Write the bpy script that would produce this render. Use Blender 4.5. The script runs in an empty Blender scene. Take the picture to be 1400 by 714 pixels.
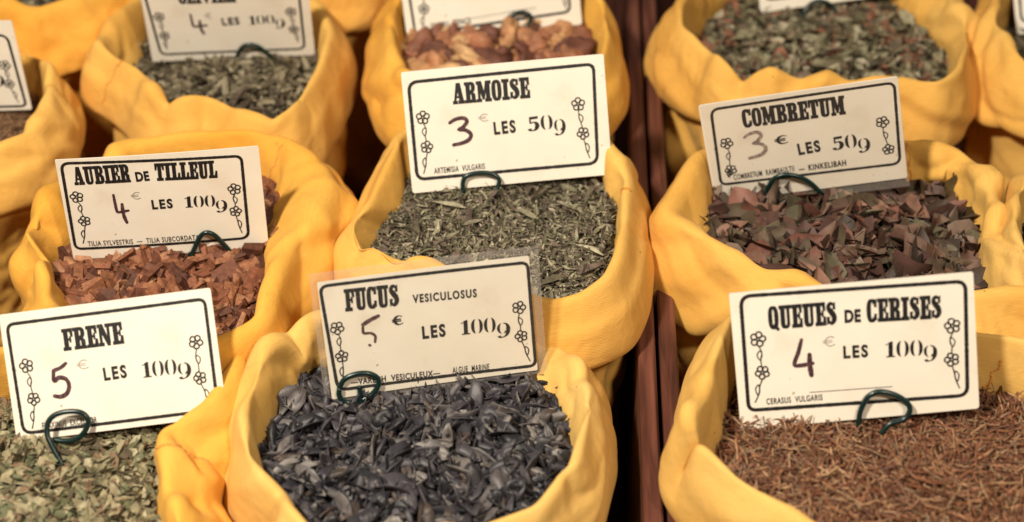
import bpy, math, random
import numpy as np
from mathutils import Matrix, Vector

C = bpy.context.scene
COL = C.collection
# ------------------------------------------------------------------ camera
PITCH = math.radians(39.0); FPX = 2240.0; D0 = 1.17
CAM = np.array([0, -D0*math.cos(PITCH), .30 + D0*math.sin(PITCH)])
FW = np.array([0, math.cos(PITCH), -math.sin(PITCH)]); RT = np.array([1., 0, 0]); UP = np.cross(RT, FW)
cd = bpy.data.cameras.new('camera'); cam = bpy.data.objects.new('camera', cd); COL.objects.link(cam)
cam.location = CAM; cam.rotation_euler = (math.pi/2 - PITCH, 0, 0)
cd.sensor_width = 36; cd.lens = 36*FPX/1400; cd.clip_start = .05; cd.clip_end = 50
cd.dof.use_dof = True; cd.dof.focus_distance = 1.175; cd.dof.aperture_fstop = 3.6
C.camera = cam
# ------------------------------------------------------------------ world and lamps
w = bpy.data.worlds.new('World'); C.world = w; w.use_nodes = True
bg = w.node_tree.nodes['Background']; bg.inputs[0].default_value = (1.0, .82, .64, 1); bg.inputs[1].default_value = .11
def area_lamp(name, loc, aim, size, power, col):
    l = bpy.data.lights.new(name, 'AREA'); l.shape = 'DISK'; l.size = size; l.energy = power; l.color = col
    o = bpy.data.objects.new(name, l); COL.objects.link(o); o.location = loc
    o.rotation_euler = (Vector(aim) - Vector(loc)).to_track_quat('-Z', 'Y').to_euler()
area_lamp('stall_lamp', (-.62, -.62, 1.65), (0, .02, .25), .16, 35, (1.0, .90, .74))
area_lamp('stall_lamp', (.50, -.95, 1.55), (.08, .05, .25), .16, 12.5, (1.0, .87, .70))
C.view_settings.view_transform = 'Standard'; C.view_settings.look = 'None'
C.view_settings.exposure = 0; C.view_settings.gamma = 1
C.render.resolution_x = 1024; C.render.resolution_y = 522

# ------------------------------------------------------------------ helpers
def at(px, py, z):
    d = FW + RT*(px-700)/FPX - UP*(py-357)/FPX
    return CAM + d*(z-CAM[2])/d[2]
def tag(o, label=None, cat=None, group=None, kind=None):
    if label: o['label'] = label
    if cat: o['category'] = cat
    if group: o['group'] = group
    if kind: o['kind'] = kind
    return o
def empty(name, loc, rot=None, scale=1):
    o = bpy.data.objects.new(name, None); COL.objects.link(o); o.location = loc; o.empty_display_size = .02
    if rot is not None: o.rotation_euler = rot
    o.scale = (scale,)*3
    return o
def mesh_obj(name, V, F, mat, parent=None, smooth=False, loc=None, uv=None):
    me = bpy.data.meshes.new(name)
    me.from_pydata(np.asarray(V, float).tolist(), [], F); me.update()
    if uv is not None:
        l = me.uv_layers.new(name='UVMap'); idx = np.empty(len(me.loops), int); me.loops.foreach_get('vertex_index', idx)
        l.data.foreach_set('uv', np.asarray(uv, np.float32)[idx].ravel())
    if smooth: me.polygons.foreach_set('use_smooth', [True]*len(me.polygons))
    me.materials.append(mat)
    o = bpy.data.objects.new(name, me); COL.objects.link(o)
    if parent: o.parent = parent
    if loc is not None: o.location = loc
    return o
def hsh(ix, iy, iz, seed):
    n = (ix*374761393 + iy*668265263 + iz*1440662683 + seed*974634777) & 0xffffffff
    n = ((n ^ (n >> 13))*1274126177) & 0xffffffff
    return ((n ^ (n >> 16)) & 0xffff)/32767.5 - 1
def vn(p, seed=0):
    p = np.asarray(p, float); i = np.floor(p).astype(np.int64); f = p-i; f = f*f*f*(f*(f*6-15)+10)
    r = 0
    for a in (0, 1):
        for b in (0, 1):
            for c in (0, 1):
                wgt = (f[..., 0] if a else 1-f[..., 0])*(f[..., 1] if b else 1-f[..., 1])*(f[..., 2] if c else 1-f[..., 2])
                r = r + wgt*hsh(i[..., 0]+a, i[..., 1]+b, i[..., 2]+c, seed)
    return r
def crom(P, n, closed=False):
    P = np.asarray(P, float)
    Q = np.vstack([P[-1:], P, P[:2]]) if closed else np.vstack([2*P[:1]-P[1:2], P, 2*P[-1:]-P[-2:-1]])
    segs = len(P) if closed else len(P)-1
    out = []
    for k in range(segs):
        t = np.linspace(0, 1, 24, endpoint=False)[:, None]
        p0, p1, p2, p3 = Q[k], Q[k+1], Q[k+2], Q[k+3]
        out.append(.5*((2*p1)+(-p0+p2)*t+(2*p0-5*p1+4*p2-p3)*t*t+(-p0+3*p1-3*p2+p3)*t**3))
    out = np.vstack(out + [P[:1] if closed else P[-1:]])
    s = np.r_[0, np.cumsum(np.linalg.norm(np.diff(out, axis=0), axis=1))]
    u = np.linspace(0, s[-1], n, endpoint=not closed)
    return np.stack([np.interp(u, s, out[:, k]) for k in range(P.shape[1])], 1)
def tube(P, rad, sides=10, closed=False):
    P = np.asarray(P, float); n = len(P)
    T = np.gradient(P, axis=0); T /= np.linalg.norm(T, axis=1)[:, None]+1e-12
    N = np.cross(T[0], [0, 0, 1.]);
    if np.linalg.norm(N) < 1e-3: N = np.cross(T[0], [1., 0, 0])
    V = []; r = np.broadcast_to(rad, (n,))
    for k in range(n):
        N = N - T[k]*(N@T[k]); N /= np.linalg.norm(N); B = np.cross(T[k], N)
        for a in range(sides):
            q = 2*math.pi*a/sides; V.append(P[k] + r[k]*(N*math.cos(q)+B*math.sin(q)))
    F = [(k*sides+a, k*sides+(a+1) % sides, (k+1)*sides+(a+1) % sides, (k+1)*sides+a) for k in range(n-1) for a in range(sides)]
    F += [tuple(range(sides-1, -1, -1)), tuple((n-1)*sides+a for a in range(sides))]
    return np.array(V), F

# ------------------------------------------------------------------ materials
def new_mat(name, rough=.6, col=(.5, .5, .5), spec=.5):
    m = bpy.data.materials.new(name); m.use_nodes = True; nt = m.node_tree; b = nt.nodes['Principled BSDF']
    b.inputs['Base Color'].default_value = (*col, 1); b.inputs['Roughness'].default_value = rough
    b.inputs['Specular IOR Level'].default_value = spec
    return m, nt, b
def node(nt, typ, **kw):
    n = nt.nodes.new(typ)
    for k, v in kw.items(): setattr(n, k, v)
    return n
def ramp(nt, stops, interp='LINEAR'):
    r = node(nt, 'ShaderNodeValToRGB'); r.color_ramp.interpolation = interp
    e = r.color_ramp.elements
    while len(e) < len(stops): e.new(.5)
    for k, (p, c) in enumerate(stops): e[k].position = p; e[k].color = (*c, 1)
    return r
def fabric_mat(name, c):
    m, nt, b = new_mat(name, .95, c, .06)
    L = nt.links.new
    tc = node(nt, 'ShaderNodeTexCoord')
    n1 = node(nt, 'ShaderNodeTexNoise'); n1.inputs['Scale'].default_value = 9; n1.inputs['Detail'].default_value = 5
    L(tc.outputs['Object'], n1.inputs['Vector'])
    r1 = ramp(nt, [(.3, tuple(x*y for x, y in zip(c, (.92, .84, .70)))), (.7, tuple(min(1, x*y) for x, y in zip(c, (1.03, 1.10, 1.3))))])
    L(n1.outputs[0], r1.inputs[0])
    # small specks of dirt
    n2 = node(nt, 'ShaderNodeTexNoise'); n2.inputs['Scale'].default_value = 130; n2.inputs['Detail'].default_value = 1
    L(tc.outputs['Object'], n2.inputs['Vector'])
    r2 = ramp(nt, [(.80, (0, 0, 0)), (.83, (1, 1, 1))]); L(n2.outputs[0], r2.inputs[0])
    mx = node(nt, 'ShaderNodeMix', data_type='RGBA'); mx.inputs['B'].default_value = (.22, .10, .03, 1)
    L(r2.outputs[0], mx.inputs['Factor']); L(r1.outputs[0], mx.inputs['A'])
    # rib of the weave, in uv metres
    uv = node(nt, 'ShaderNodeUVMap')
    mp = node(nt, 'ShaderNodeMapping'); mp.inputs['Rotation'].default_value = (0, 0, 1.25); L(uv.outputs[0], mp.inputs[0])
    wv = node(nt, 'ShaderNodeTexWave'); wv.inputs['Scale'].default_value = 260; wv.inputs['Distortion'].default_value = 2.5; wv.inputs['Detail'].default_value = 2
    wv.inputs['Detail Scale'].default_value = 2
    L(mp.outputs[0], wv.inputs['Vector'])
    mp2 = node(nt, 'ShaderNodeMapping'); mp2.inputs['Scale'].default_value = (120, 900, 1); L(uv.outputs[0], mp2.inputs[0])
    n3 = node(nt, 'ShaderNodeTexNoise'); n3.inputs['Scale'].default_value = 1; n3.inputs['Detail'].default_value = 3; L(mp2.outputs[0], n3.inputs['Vector'])
    ad = node(nt, 'ShaderNodeMath', operation='ADD'); L(wv.outputs['Fac'], ad.inputs[0]); L(n3.outputs[0], ad.inputs[1])
    n4 = node(nt, 'ShaderNodeTexNoise'); n4.inputs['Scale'].default_value = 55; n4.inputs['Detail'].default_value = 4; n4.inputs['Distortion'].default_value = .6
    L(tc.outputs['Object'], n4.inputs['Vector'])
    bp0 = node(nt, 'ShaderNodeBump'); bp0.inputs['Strength'].default_value = .20; bp0.inputs['Distance'].default_value = .006; L(n4.outputs[0], bp0.inputs['Height'])
    bp = node(nt, 'ShaderNodeBump'); bp.inputs['Strength'].default_value = .28; bp.inputs['Distance'].default_value = .0004
    L(ad.outputs[0], bp.inputs['Height']); L(bp0.outputs[0], bp.inputs['Normal']); L(bp.outputs[0], b.inputs['Normal'])
    dk = node(nt, 'ShaderNodeMix', data_type='RGBA', blend_type='MULTIPLY'); dk.inputs['Factor'].default_value = .28
    L(mx.outputs['Result'], dk.inputs['A']); L(n3.outputs[0], dk.inputs['B']); L(dk.outputs['Result'], b.inputs['Base Color'])
    b.inputs['Sheen Weight'].default_value = .10; b.inputs['Sheen Roughness'].default_value = .5
    b.inputs['Sheen Tint'].default_value = (1, .8, .45, 1)
    return m
def heap_mat(name, cols, rough=.75, spec=.3, nscale=180):
    m, nt, b = new_mat(name, rough, cols[0], spec); L = nt.links.new
    g = node(nt, 'ShaderNodeNewGeometry')
    r = ramp(nt, [((k+.0)/len(cols), c) for k, c in enumerate(cols)], 'CONSTANT'); L(g.outputs['Random Per Island'], r.inputs[0])
    tc = node(nt, 'ShaderNodeTexCoord'); n = node(nt, 'ShaderNodeTexNoise'); n.inputs['Scale'].default_value = nscale; n.inputs['Detail'].default_value = 4
    L(tc.outputs['Object'], n.inputs['Vector'])
    v = ramp(nt, [(.3, (.62, .60, .58)), (.7, (1.28, 1.25, 1.2))]); L(n.outputs[0], v.inputs[0])
    mx = node(nt, 'ShaderNodeMix', data_type='RGBA', blend_type='MULTIPLY'); mx.inputs['Factor'].default_value = 1
    L(r.outputs[0], mx.inputs['A']); L(v.outputs[0], mx.inputs['B']); L(mx.outputs['Result'], b.inputs['Base Color'])
    bp = node(nt, 'ShaderNodeBump'); bp.inputs['Strength'].default_value = .5; bp.inputs['Distance'].default_value = .001
    L(n.outputs[0], bp.inputs['Height']); L(bp.outputs[0], b.inputs['Normal'])
    return m
def card_mat():
    m, nt, b = new_mat('cream_card', .38, (.80, .73, .60), .5); L = nt.links.new
    tc = node(nt, 'ShaderNodeTexCoord'); n = node(nt, 'ShaderNodeTexNoise'); n.inputs['Scale'].default_value = 26; n.inputs['Detail'].default_value = 6
    L(tc.outputs['Object'], n.inputs['Vector'])
    r = ramp(nt, [(.25, (.69, .61, .505)), (.42, (.78, .72, .62)), (.75, (.81, .76, .67))]); L(n.outputs[0], r.inputs[0])
    n2 = node(nt, 'ShaderNodeTexNoise'); n2.inputs['Scale'].default_value = 210; n2.inputs['Detail'].default_value = 0; L(tc.outputs['Object'], n2.inputs['Vector'])
    r2 = ramp(nt, [(.83, (0, 0, 0)), (.86, (1, 1, 1))]); L(n2.outputs[0], r2.inputs[0])
    mx = node(nt, 'ShaderNodeMix', data_type='RGBA'); mx.inputs['B'].default_value = (.45, .36, .26, 1)
    L(r2.outputs[0], mx.inputs['Factor']); L(r.outputs[0], mx.inputs['A']); L(mx.outputs['Result'], b.inputs['Base Color'])
    b.inputs['Coat Weight'].default_value = .35; b.inputs['Coat Roughness'].default_value = .18
    n3 = node(nt, 'ShaderNodeTexNoise'); n3.inputs['Scale'].default_value = 14; n3.inputs['Detail'].default_value = 3; L(tc.outputs['Object'], n3.inputs['Vector'])
    bp = node(nt, 'ShaderNodeBump'); bp.inputs['Strength'].default_value = .25; bp.inputs['Distance'].default_value = .004; L(n3.outputs[0], bp.inputs['Height']); L(bp.outputs[0], b.inputs['Normal'])
    return m
def ink_mat(name, c, worn=(.05, .045, .045), thr=.72, rough=.45):
    m, nt, b = new_mat(name, rough, c, .4); L = nt.links.new
    tc = node(nt, 'ShaderNodeTexCoord'); n = node(nt, 'ShaderNodeTexNoise'); n.inputs['Scale'].default_value = 420; n.inputs['Detail'].default_value = 3
    L(tc.outputs['Object'], n.inputs['Vector']); r = ramp(nt, [(thr-.12, c), (thr, worn)]); L(n.outputs[0], r.inputs[0]); L(r.outputs[0], b.inputs['Base Color'])
    return m
def wood_mat():
    m, nt, b = new_mat('stained_wood', .5, (.1, .03, .02), .4); L = nt.links.new
    tc = node(nt, 'ShaderNodeTexCoord'); mp = node(nt, 'ShaderNodeMapping'); mp.inputs['Scale'].default_value = (90, 5, 60); L(tc.outputs['Object'], mp.inputs[0])
    n = node(nt, 'ShaderNodeTexNoise'); n.inputs['Scale'].default_value = 1.6; n.inputs['Detail'].default_value = 6; n.inputs['Distortion'].default_value = .8; L(mp.outputs[0], n.inputs['Vector'])
    r = ramp(nt, [(.3, (.05, .017, .012)), (.5, (.115, .038, .024)), (.72, (.20, .075, .048))]); L(n.outputs[0], r.inputs[0]); L(r.outputs[0], b.inputs['Base Color'])
    bp = node(nt, 'ShaderNodeBump'); bp.inputs['Strength'].default_value = .4; bp.inputs['Distance'].default_value = .001; L(n.outputs[0], bp.inputs['Height']); L(bp.outputs[0], b.inputs['Normal'])
    return m
def film_mat(name='clear_film', milk=.025):
    m = bpy.data.materials.new(name); m.use_nodes = True; nt = m.node_tree; L = nt.links.new
    nt.nodes.clear(); out = node(nt, 'ShaderNodeOutputMaterial')
    t = node(nt, 'ShaderNodeBsdfTransparent'); t.inputs[0].default_value = (.985, .98, .97, 1)
    g = node(nt, 'ShaderNodeBsdfGlossy'); g.inputs['Roughness'].default_value = .12
    d = node(nt, 'ShaderNodeBsdfDiffuse'); d.inputs[0].default_value = (.75, .70, .66, 1)
    lw = node(nt, 'ShaderNodeLayerWeight'); lw.inputs[0].default_value = .2
    tc = node(nt, 'ShaderNodeTexCoord'); n = node(nt, 'ShaderNodeTexNoise'); n.inputs['Scale'].default_value = 60; n.inputs['Detail'].default_value = 3; L(tc.outputs['Object'], n.inputs[0])
    bp = node(nt, 'ShaderNodeBump'); bp.inputs['Strength'].default_value = .5; bp.inputs['Distance'].default_value = .002; L(n.outputs[0], bp.inputs['Height']); L(bp.outputs[0], g.inputs['Normal'])
    m1 = node(nt, 'ShaderNodeMixShader'); m1.inputs[0].default_value = milk; L(t.outputs[0], m1.inputs[1]); L(d.outputs[0], m1.inputs[2])
    m2 = node(nt, 'ShaderNodeMixShader'); mm = node(nt, 'ShaderNodeMath', operation='MULTIPLY_ADD'); mm.inputs[1].default_value = .12; mm.inputs[2].default_value = .015; L(lw.outputs['Fresnel'], mm.inputs[0])
    L(mm.outputs[0], m2.inputs[0]); L(m1.outputs[0], m2.inputs[1]); L(g.outputs[0], m2.inputs[2]); L(m2.outputs[0], out.inputs[0])
    return m
M_CARD = card_mat(); M_FILM = film_mat(); M_SEAL = film_mat('sealed_film', .15); M_WOOD = wood_mat()
M_INK = ink_mat('black_print', (.012, .011, .012)); M_INKTHIN = ink_mat('thin_grey_print', (.22, .19, .17), (.4, .35, .29))
M_MARK = ink_mat('purple_brown_marker', (.055, .022, .030), (.12, .065, .06), .62)
M_MARKPALE = ink_mat('faded_marker', (.20, .145, .135), (.42, .34, .29), .6)
M_WIRE = new_mat('green_plastic_wire', .28, (.002, .017, .016), .5)[0]
M_THREAD = new_mat('orange_thread', .8, (.60, .27, .06), .2)[0]

# ------------------------------------------------------------------ tabletop and crates
def box_arrays(x0, x1, y0, y1, z0, z1, bev=.0015):
    V = []; a = bev
    for z, i in ((z0, a), (z0+a, 0), (z1-a, 0), (z1, a)):
        V += [(x0+i, y0+i, z), (x1-i, y0+i, z), (x1-i, y1-i, z), (x0+i, y1-i, z)]
    F = [(3, 2, 1, 0), (12, 13, 14, 15)]
    for k in range(3):
        for j in range(4): F.append((4*k+j, 4*k+(j+1) % 4, 4*k+4+(j+1) % 4, 4*k+4+j))
    return V, F
M_TABLE = new_mat('dark_tabletop', .7, (.035, .022, .016))[0]
V, F = box_arrays(-1.6, 1.6, -1.3, 1.8, -.04, -.002)
tag(mesh_obj('tabletop', V, F, M_TABLE), 'dark stall tabletop under the crates of sacks', 'tabletop', kind='structure')
def crate(x0, x1, label):
    root = empty('wooden_crate', (.111, .2, 0), (0, 0, math.radians(-2.1)))
    tag(root, label, 'crate', 'wooden crates holding the sacks')
    y0, y1 = -.75, .85; t = .0127
    for nm, b in (('side_board', (x0, x0+t, y0, y1, .004, .235)), ('side_board', (x1-t, x1, y0, y1, .004, .235)),
                  ('end_board', (x0+t+.0005, x1-t-.0005, y0, y0+t, .004, .23)), ('end_board', (x0+t+.0005, x1-t-.0005, y1-t, y1, .004, .23)),
                  ('base_board', (x0+t+.0005, x1-t-.0005, y0+t+.0005, y1-t-.0005, .0, .008))):
        V, F = box_arrays(*b); mesh_obj(nm, V, F, M_WOOD, root)
crate(-.80, .0017, 'dark red wooden crate whose side board runs left of the dark gap')
crate(.0048, .72, 'dark red wooden crate whose side board runs right of the dark gap')

# ------------------------------------------------------------------ sacks
def relax(P0, ex_u, ex_v, pull, steps, seed, grav=.0, bend=.12, nrm=None):
    # slack cloth settles into wrinkles: threads a little longer than the smooth shape, held softly to it
    P = P0.copy(); Vel = np.zeros_like(P); M, N = P.shape[:2]
    P += nrm*(.0006*vn(P0*45, seed+60)+.0005*vn(P0*95, seed+61))[:, :, None]
    cons = []
    for du, dv, k in ((1, 0, 1.), (0, 1, 1.), (1, 1, .5), (1, -1, .5), (2, 0, bend), (0, 2, bend), (4, 0, bend*.8), (0, 4, bend*.8)):
        Q = np.roll(P0, -du, 1); A = P0[:M-dv] if dv > 0 else (P0[-dv:] if dv < 0 else P0); B = Q[dv:] if dv > 0 else (Q[:M+dv] if dv < 0 else Q)
        L = np.linalg.norm(B-A, axis=2); e = ex_u if dv == 0 else ex_v if du == 0 else .5*(ex_u+ex_v)
        e = e[:M-abs(dv)]; cons.append((du, dv, k, L*(1+e*(1 if du+abs(dv) < 3 else .75))))
    pl = pull[:, :, None]
    for it in range(steps):
        Pn = P + Vel*.93; Pn[:, :, 2] -= grav; Pp = P; P = Pn
        for du, dv, k, rest in cons:
            Q = np.roll(P, -du, 1)
            if dv >= 0: A, B = P[:M-dv], Q[dv:]
            else: A, B = P[-dv:], Q[:M+dv]
            d = B-A; L = np.sqrt(np.einsum('ijk,ijk->ij', d, d))+1e-9
            c = d*(.25*k*(1-rest/L))[:, :, None]
            D = np.zeros_like(P); E = np.zeros_like(P)
            if dv >= 0: D[:M-dv] = c; E[dv:] = c
            else: D[-dv:] = c; E[:M+dv] = c
            P = P + D - np.roll(E, du, 1)
        P += pl*(P0-P)
        Vel = P-Pp
    return P
YEL = {'deep': (.88, .455, .075), 'mid': (.88, .50, .115), 'pale': (.87, .535, .15)}
FAB = {k: fabric_mat(k+'_yellow_cotton', v) for k, v in YEL.items()}
SACKS = {}
def sack(key, label, rim, zr, tint='mid', L=.06, seed=1, pinches=(), seams=(), flare=1.75, amp=1.0, crease=.45):
    rim = list(rim)
    W = np.array([at(p[0], p[1], zr+(p[2] if len(p) > 2 else 0)) for p in rim])
    ins = np.array([p[3] if len(p) > 3 else 0. for p in rim])
    area = .5*np.sum(W[:, 0]*np.roll(W[:, 1], -1)-np.roll(W[:, 0], -1)*W[:, 1])
    if area < 0: W = W[::-1]; ins = ins[::-1]
    N = 216
    Wc = np.vstack([W, W[:1]]); sw = np.r_[0, np.cumsum(np.linalg.norm(np.diff(Wc, axis=0), axis=1))]
    ul = np.linspace(0, sw[-1], N, endpoint=False); R = np.stack([np.interp(ul, sw, Wc[:, k]) for k in range(3)], 1); ins = np.interp(ul, sw, np.r_[ins, ins[:1]])
    for _ in range(12): ins = (np.roll(ins, 1)+2*ins+np.roll(ins, -1))/4
    for _ in range(6): R = (np.roll(R, 1, 0)+2*R+np.roll(R, -1, 0))/4
    T = np.roll(R, -4, 0)-np.roll(R, 4, 0); T[:, 2] = 0
    nrm = np.stack([T[:, 1], -T[:, 0], 0*T[:, 0]], 1); nrm /= np.linalg.norm(nrm, axis=1)[:, None]
    for _ in range(8): nrm = (np.roll(nrm, 1, 0)+2*nrm+np.roll(nrm, -1, 0))/4
    nrm /= np.linalg.norm(nrm, axis=1)[:, None]
    s = np.r_[0, np.cumsum(np.linalg.norm(np.diff(R, axis=0), axis=1))]
    cen = R.mean(0); base = np.array([cen[0], cen[1], .008])
    # length of the turned-down cuff, and softness of the roll, vary round the rim
    q = np.c_[R[:, :2]*9, np.full(N, seed*3.1)]
    Lc = L + .014*vn(q, seed) + .008*vn(q*2.3, seed+1)
    fat = 1 + .35*vn(q*1.2, seed+2)
    rise = .005*vn(q*1.3, seed+3) + .0012*vn(q*3, seed+4)
    notch = np.zeros(N)
    idx_of = lambda px, py: int(np.argmin(np.linalg.norm(R-at(px, py, zr), axis=1)))
    for px, py, a in pinches:
        k = idx_of(px, py); d = np.abs(np.arange(N)-k); d = np.minimum(d, N-d)*(s[-1]/N)
        notch += a*np.exp(-(d/.009)**2)-.55*a*np.exp(-((d-.020)/.012)**2)
    M = 46
    pr_o = [-.011, -.0090, -.0068, -.0042, -.0016, .0, .0016, .0034, .0062, .0090, .0108, .0122, .0126, .0105, .0055, .0030]
    pr_z = [-.075, -.055, -.036, -.016, -.0035, 0, -.0014, -.0066, -.0160, None, None, None, None, None, None, None]
    frac = {9: .40, 10: .58, 11: .75, 12: .92, 13: 1.0, 14: .97, 15: .80}
    G = np.zeros((M, N, 3)); prof_len = None
    for j in range(N):
        P = []
        for k in range(16):
            z = pr_z[k] if pr_z[k] is not None else -frac[k]*Lc[j]
            P.append(((-ins[j]*(.25, .55, .85, 1, 1)[4-k] if k < 5 else 0) + pr_o[k]*(fat[j]*flare if k >= 6 and k < 14 else flare if k > 13 else 1), z))
        p = crom(P, M)
        G[:, j, :] = R[j] + p[:, :1]*nrm[j] + np.c_[np.zeros((M, 2)), p[:, 1:]]
    if prof_len is None:
        pl = np.r_[0, np.cumsum(np.linalg.norm(np.diff(G[:, 0], axis=0), axis=1))]
    v = np.linspace(0, 1, M)[:, None]
    def normals(G):
        du = np.roll(G, -1, 1)-np.roll(G, 1, 1); dv = np.gradient(G, axis=0)
        n = np.cross(du, dv); n /= np.linalg.norm(n, axis=2)[:, :, None]+1e-12
        return n
    def folds(G, n, fade, a, kz=1.9, pleats=((5, .8, .0055), (8, -1.1, .0042), (13, .7, .0020), (21, -1.6, .0007))):
        g = G*np.array([1, 1, kz]); g = g + .018*np.stack([vn(G*16, seed+20), vn(G*16, seed+21), vn(G*16, seed+22)], 2)
        big = vn(g*10, seed+5); mid = vn(g*27, seed+6); fine = vn(g*62, seed+7)
        c1 = np.clip(1-np.abs(vn(g*11, seed+8))*6, 0, 1)**1.3; c2 = np.clip(1-np.abs(vn(g*26, seed+9))*4, 0, 1)**1.5
        mask = np.clip(.5+1.2*vn(G*8, seed+10), 0, 1)
        S_ = s[-1]; vv = np.linspace(0, 1, G.shape[0])[:, None]*np.linalg.norm(np.diff(G, axis=0), axis=2).sum(0).mean()
        tri = lambda x: 2*np.abs(2*(x-np.floor(x+.5)))-1
        d = .0022*big - .0022*c1*mask
        for q_, (nf, mf, af) in enumerate(pleats):
            ph = nf*s[None, :]/S_ + mf*vv/.05 + .45*vn(G*7, seed+70+q_) + q_*.37
            d = d + af*np.clip(.06+1.15*vn(G*5.5, seed+80+q_), 0, 1)*tri(ph)
        return G + n*(d*fade*a)[:, :, None]
    n = normals(G)
    out = np.sign(np.sum(n[30]*nrm, axis=1).mean()) or 1; n *= out
    fade = np.clip((v-.06)/.2, 0, 1)*np.ones((1, N))
    G = folds(G, n, fade, amp)
    # drag folds: each starts at the rim and runs slantwise down the cloth
    rsf = np.random.default_rng(seed*7+1)
    def drag(G, nn, vlen, count, w0, w1, a0, a1, m0, dip):
        S_ = s[-1]; D = np.zeros(G.shape[:2]); dipz = np.zeros(N)
        for _ in range(count):
            sk = rsf.uniform(0, S_); m = rsf.normal(0, m0); wd = rsf.uniform(w0, w1); a = amp*rsf.uniform(a0, a1)*rsf.choice([1, 1, -1]); vc = rsf.uniform(.1, .9)*vlen.max(); vw = rsf.uniform(.25, .6)*vlen.max()
            x = s[None, :]-sk-m*(vlen[:, None]-vlen.max()*.35); x = (x+S_/2) % S_-S_/2; x = x/wd
            sg = rsf.choice([-1, 1]); f = np.exp(-np.abs(x*np.where(x*sg > 0, 1.6, .6)))-.5*np.exp(-((x*sg-1.3)/.7)**2)
            D += a*f*np.exp(-((vlen[:, None]-vc)/vw)**2)
            x0 = ((s-sk+S_/2) % S_-S_/2)/wd; dipz += abs(a)*dip*np.exp(-np.abs(x0)**1.3)
        return G + nn*D[:, :, None], dipz
    vl = np.r_[0, np.cumsum(np.linalg.norm(np.diff(G, axis=0), axis=2).mean(1))]
    G2, dipz = drag(G, n, vl, 13, .008, .022, .0022, .0062, 1.0, .15)
    G = G + (G2-G)*np.clip((v-.08)/.2, 0, 1)[:, :, None]
    rise = rise - dipz
    vc = float(v[int(np.argmax(G[:, :, 2].mean(1))), 0]); wgt = np.exp(-((v-vc)/.26)**2)
    G[:, :, 2] += (rise*wgt) - notch*np.exp(-((v-vc)/.25)**2)
    G -= nrm[None]*(.5*notch*np.exp(-((v-vc-.1)/.3)**2))[:, :, None]
    slack = np.clip(.035+.10*vn(G*7, seed+50), 0, .09)*fade*crease; slack2 = np.clip(.03+.08*vn(G*8, seed+51), 0, .10)*fade*crease
    pull = .013+.05*np.exp(-((v-vc)/.06)**2)+.9*(v < .12)+.02*(v > .95)
    G = relax(G, slack, slack2, pull*np.ones((1, N)), 70, seed, nrm=n)
    root = empty('cloth_sack', base); tag(root, label, 'sack', 'yellow cloth sacks of dried plants')
    def grid(name, G, mat, flip=False):
        m_ = len(G); idx = np.arange(m_*N).reshape(m_, N); nx = np.roll(idx, -1, 1)
        F = np.stack([idx[:-1], nx[:-1], nx[1:], idx[1:]], 2).reshape(-1, 4)
        vlen = np.r_[0, np.cumsum(np.linalg.norm(np.diff(G, axis=0), axis=2).mean(1))]
        uv = np.stack(np.broadcast_arrays(s[None, :], vlen[:, None]), 2).reshape(-1, 2)
        o = mesh_obj(name, G.reshape(-1, 3)-base, F[:, ::-1].tolist() if flip else F.tolist(), mat, root, True, uv=uv)
        sb = o.modifiers.new('smooth', 'SUBSURF'); sb.levels = sb.render_levels = 1
        so = o.modifiers.new('cloth', 'SOLIDIFY'); so.thickness = .0011; so.offset = -1 if not flip else 1
        return o
    mat = FAB[tint]
    cuff = grid('cuff', G, mat)
    # body below the cuff
    zt = zr - Lc.mean()
    MB = 44; B = np.zeros((MB, N, 3)); tt = np.linspace(0, 1, MB)
    off = np.interp(tt, [0, .12, .35, .7, .92, 1], [.002, .006, .009, .002, -.010, -.022])
    top = (R[:, 2]-Lc*.72)
    Rb = R.copy()
    for _ in range(16): Rb[:, :2] = (np.roll(Rb[:, :2], 1, 0)+2*Rb[:, :2]+np.roll(Rb[:, :2], -1, 0))/4
    mixr = np.clip(tt*2.2, 0, 1)
    for i in range(MB):
        b = R*(1-mixr[i]) + Rb*mixr[i]
        b = cen + (b-cen)*(1-.15*tt[i])
        B[i] = b + nrm*off[i]; B[i, :, 2] = top*(1-tt[i]) + .010*tt[i]
    nb = np.broadcast_to(nrm[None], B.shape).copy()
    B = folds(B, nb, np.clip(tt*5, .1, 1)[:, None]*np.ones((1, N)), 1.1*amp, 1.2, ((6, .35, .006), (9, -.5, .005), (15, .6, .003), (24, -.9, .0016)))
    vb = np.linspace(0, zt, MB); B, _ = drag(B, nb, vb, 22, .008, .022, .0015, .0045, .7, 0)
    # slanting drag folds
    ang = np.arctan2(B[:, :, 1]-cen[1], B[:, :, 0]-cen[0])
    B += nb*(.0022*np.clip(tt*4, 0, 1)[:, None]*np.sin(ang*11+B[:, :, 2]*38+3*vn(B*7, seed+30)))[:, :, None]
    sl = np.clip(.03+.07*vn(B*6, seed+52), 0, .07)*np.clip(tt*5, 0, 1)[:, None]
    B = relax(B, sl, sl, np.full((MB, N), .014)+.9*(tt[:, None] > .97), 70, seed+5, nrm=nb)
    grid('bag_body', B, mat)
    for px, py, r0, r1 in seams:
        k = idx_of(px, py); js = (k + np.round(np.linspace(0, 3, r1-r0)*np.sin(seed))).astype(int) % N
        nn = normals(G)*out
        P = np.array([G[i, j] + nn[i, j]*.0006 for i, j in zip(range(r0, r1), js)])
        P = crom(P, 60); P += .0004*np.stack([vn(P*300, seed+41), vn(P*300, seed+42), vn(P*300, seed+43)], 1)
        Vt, Ft = tube(P-base, .0011*(1+.3*np.sin(np.arange(60)*1.9)), 6)
        mesh_obj('seam', Vt, Ft, M_THREAD, cuff, True)
    kr = int(np.argmax(G[:, :, 2].mean(1))); nn = normals(G)*out
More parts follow.
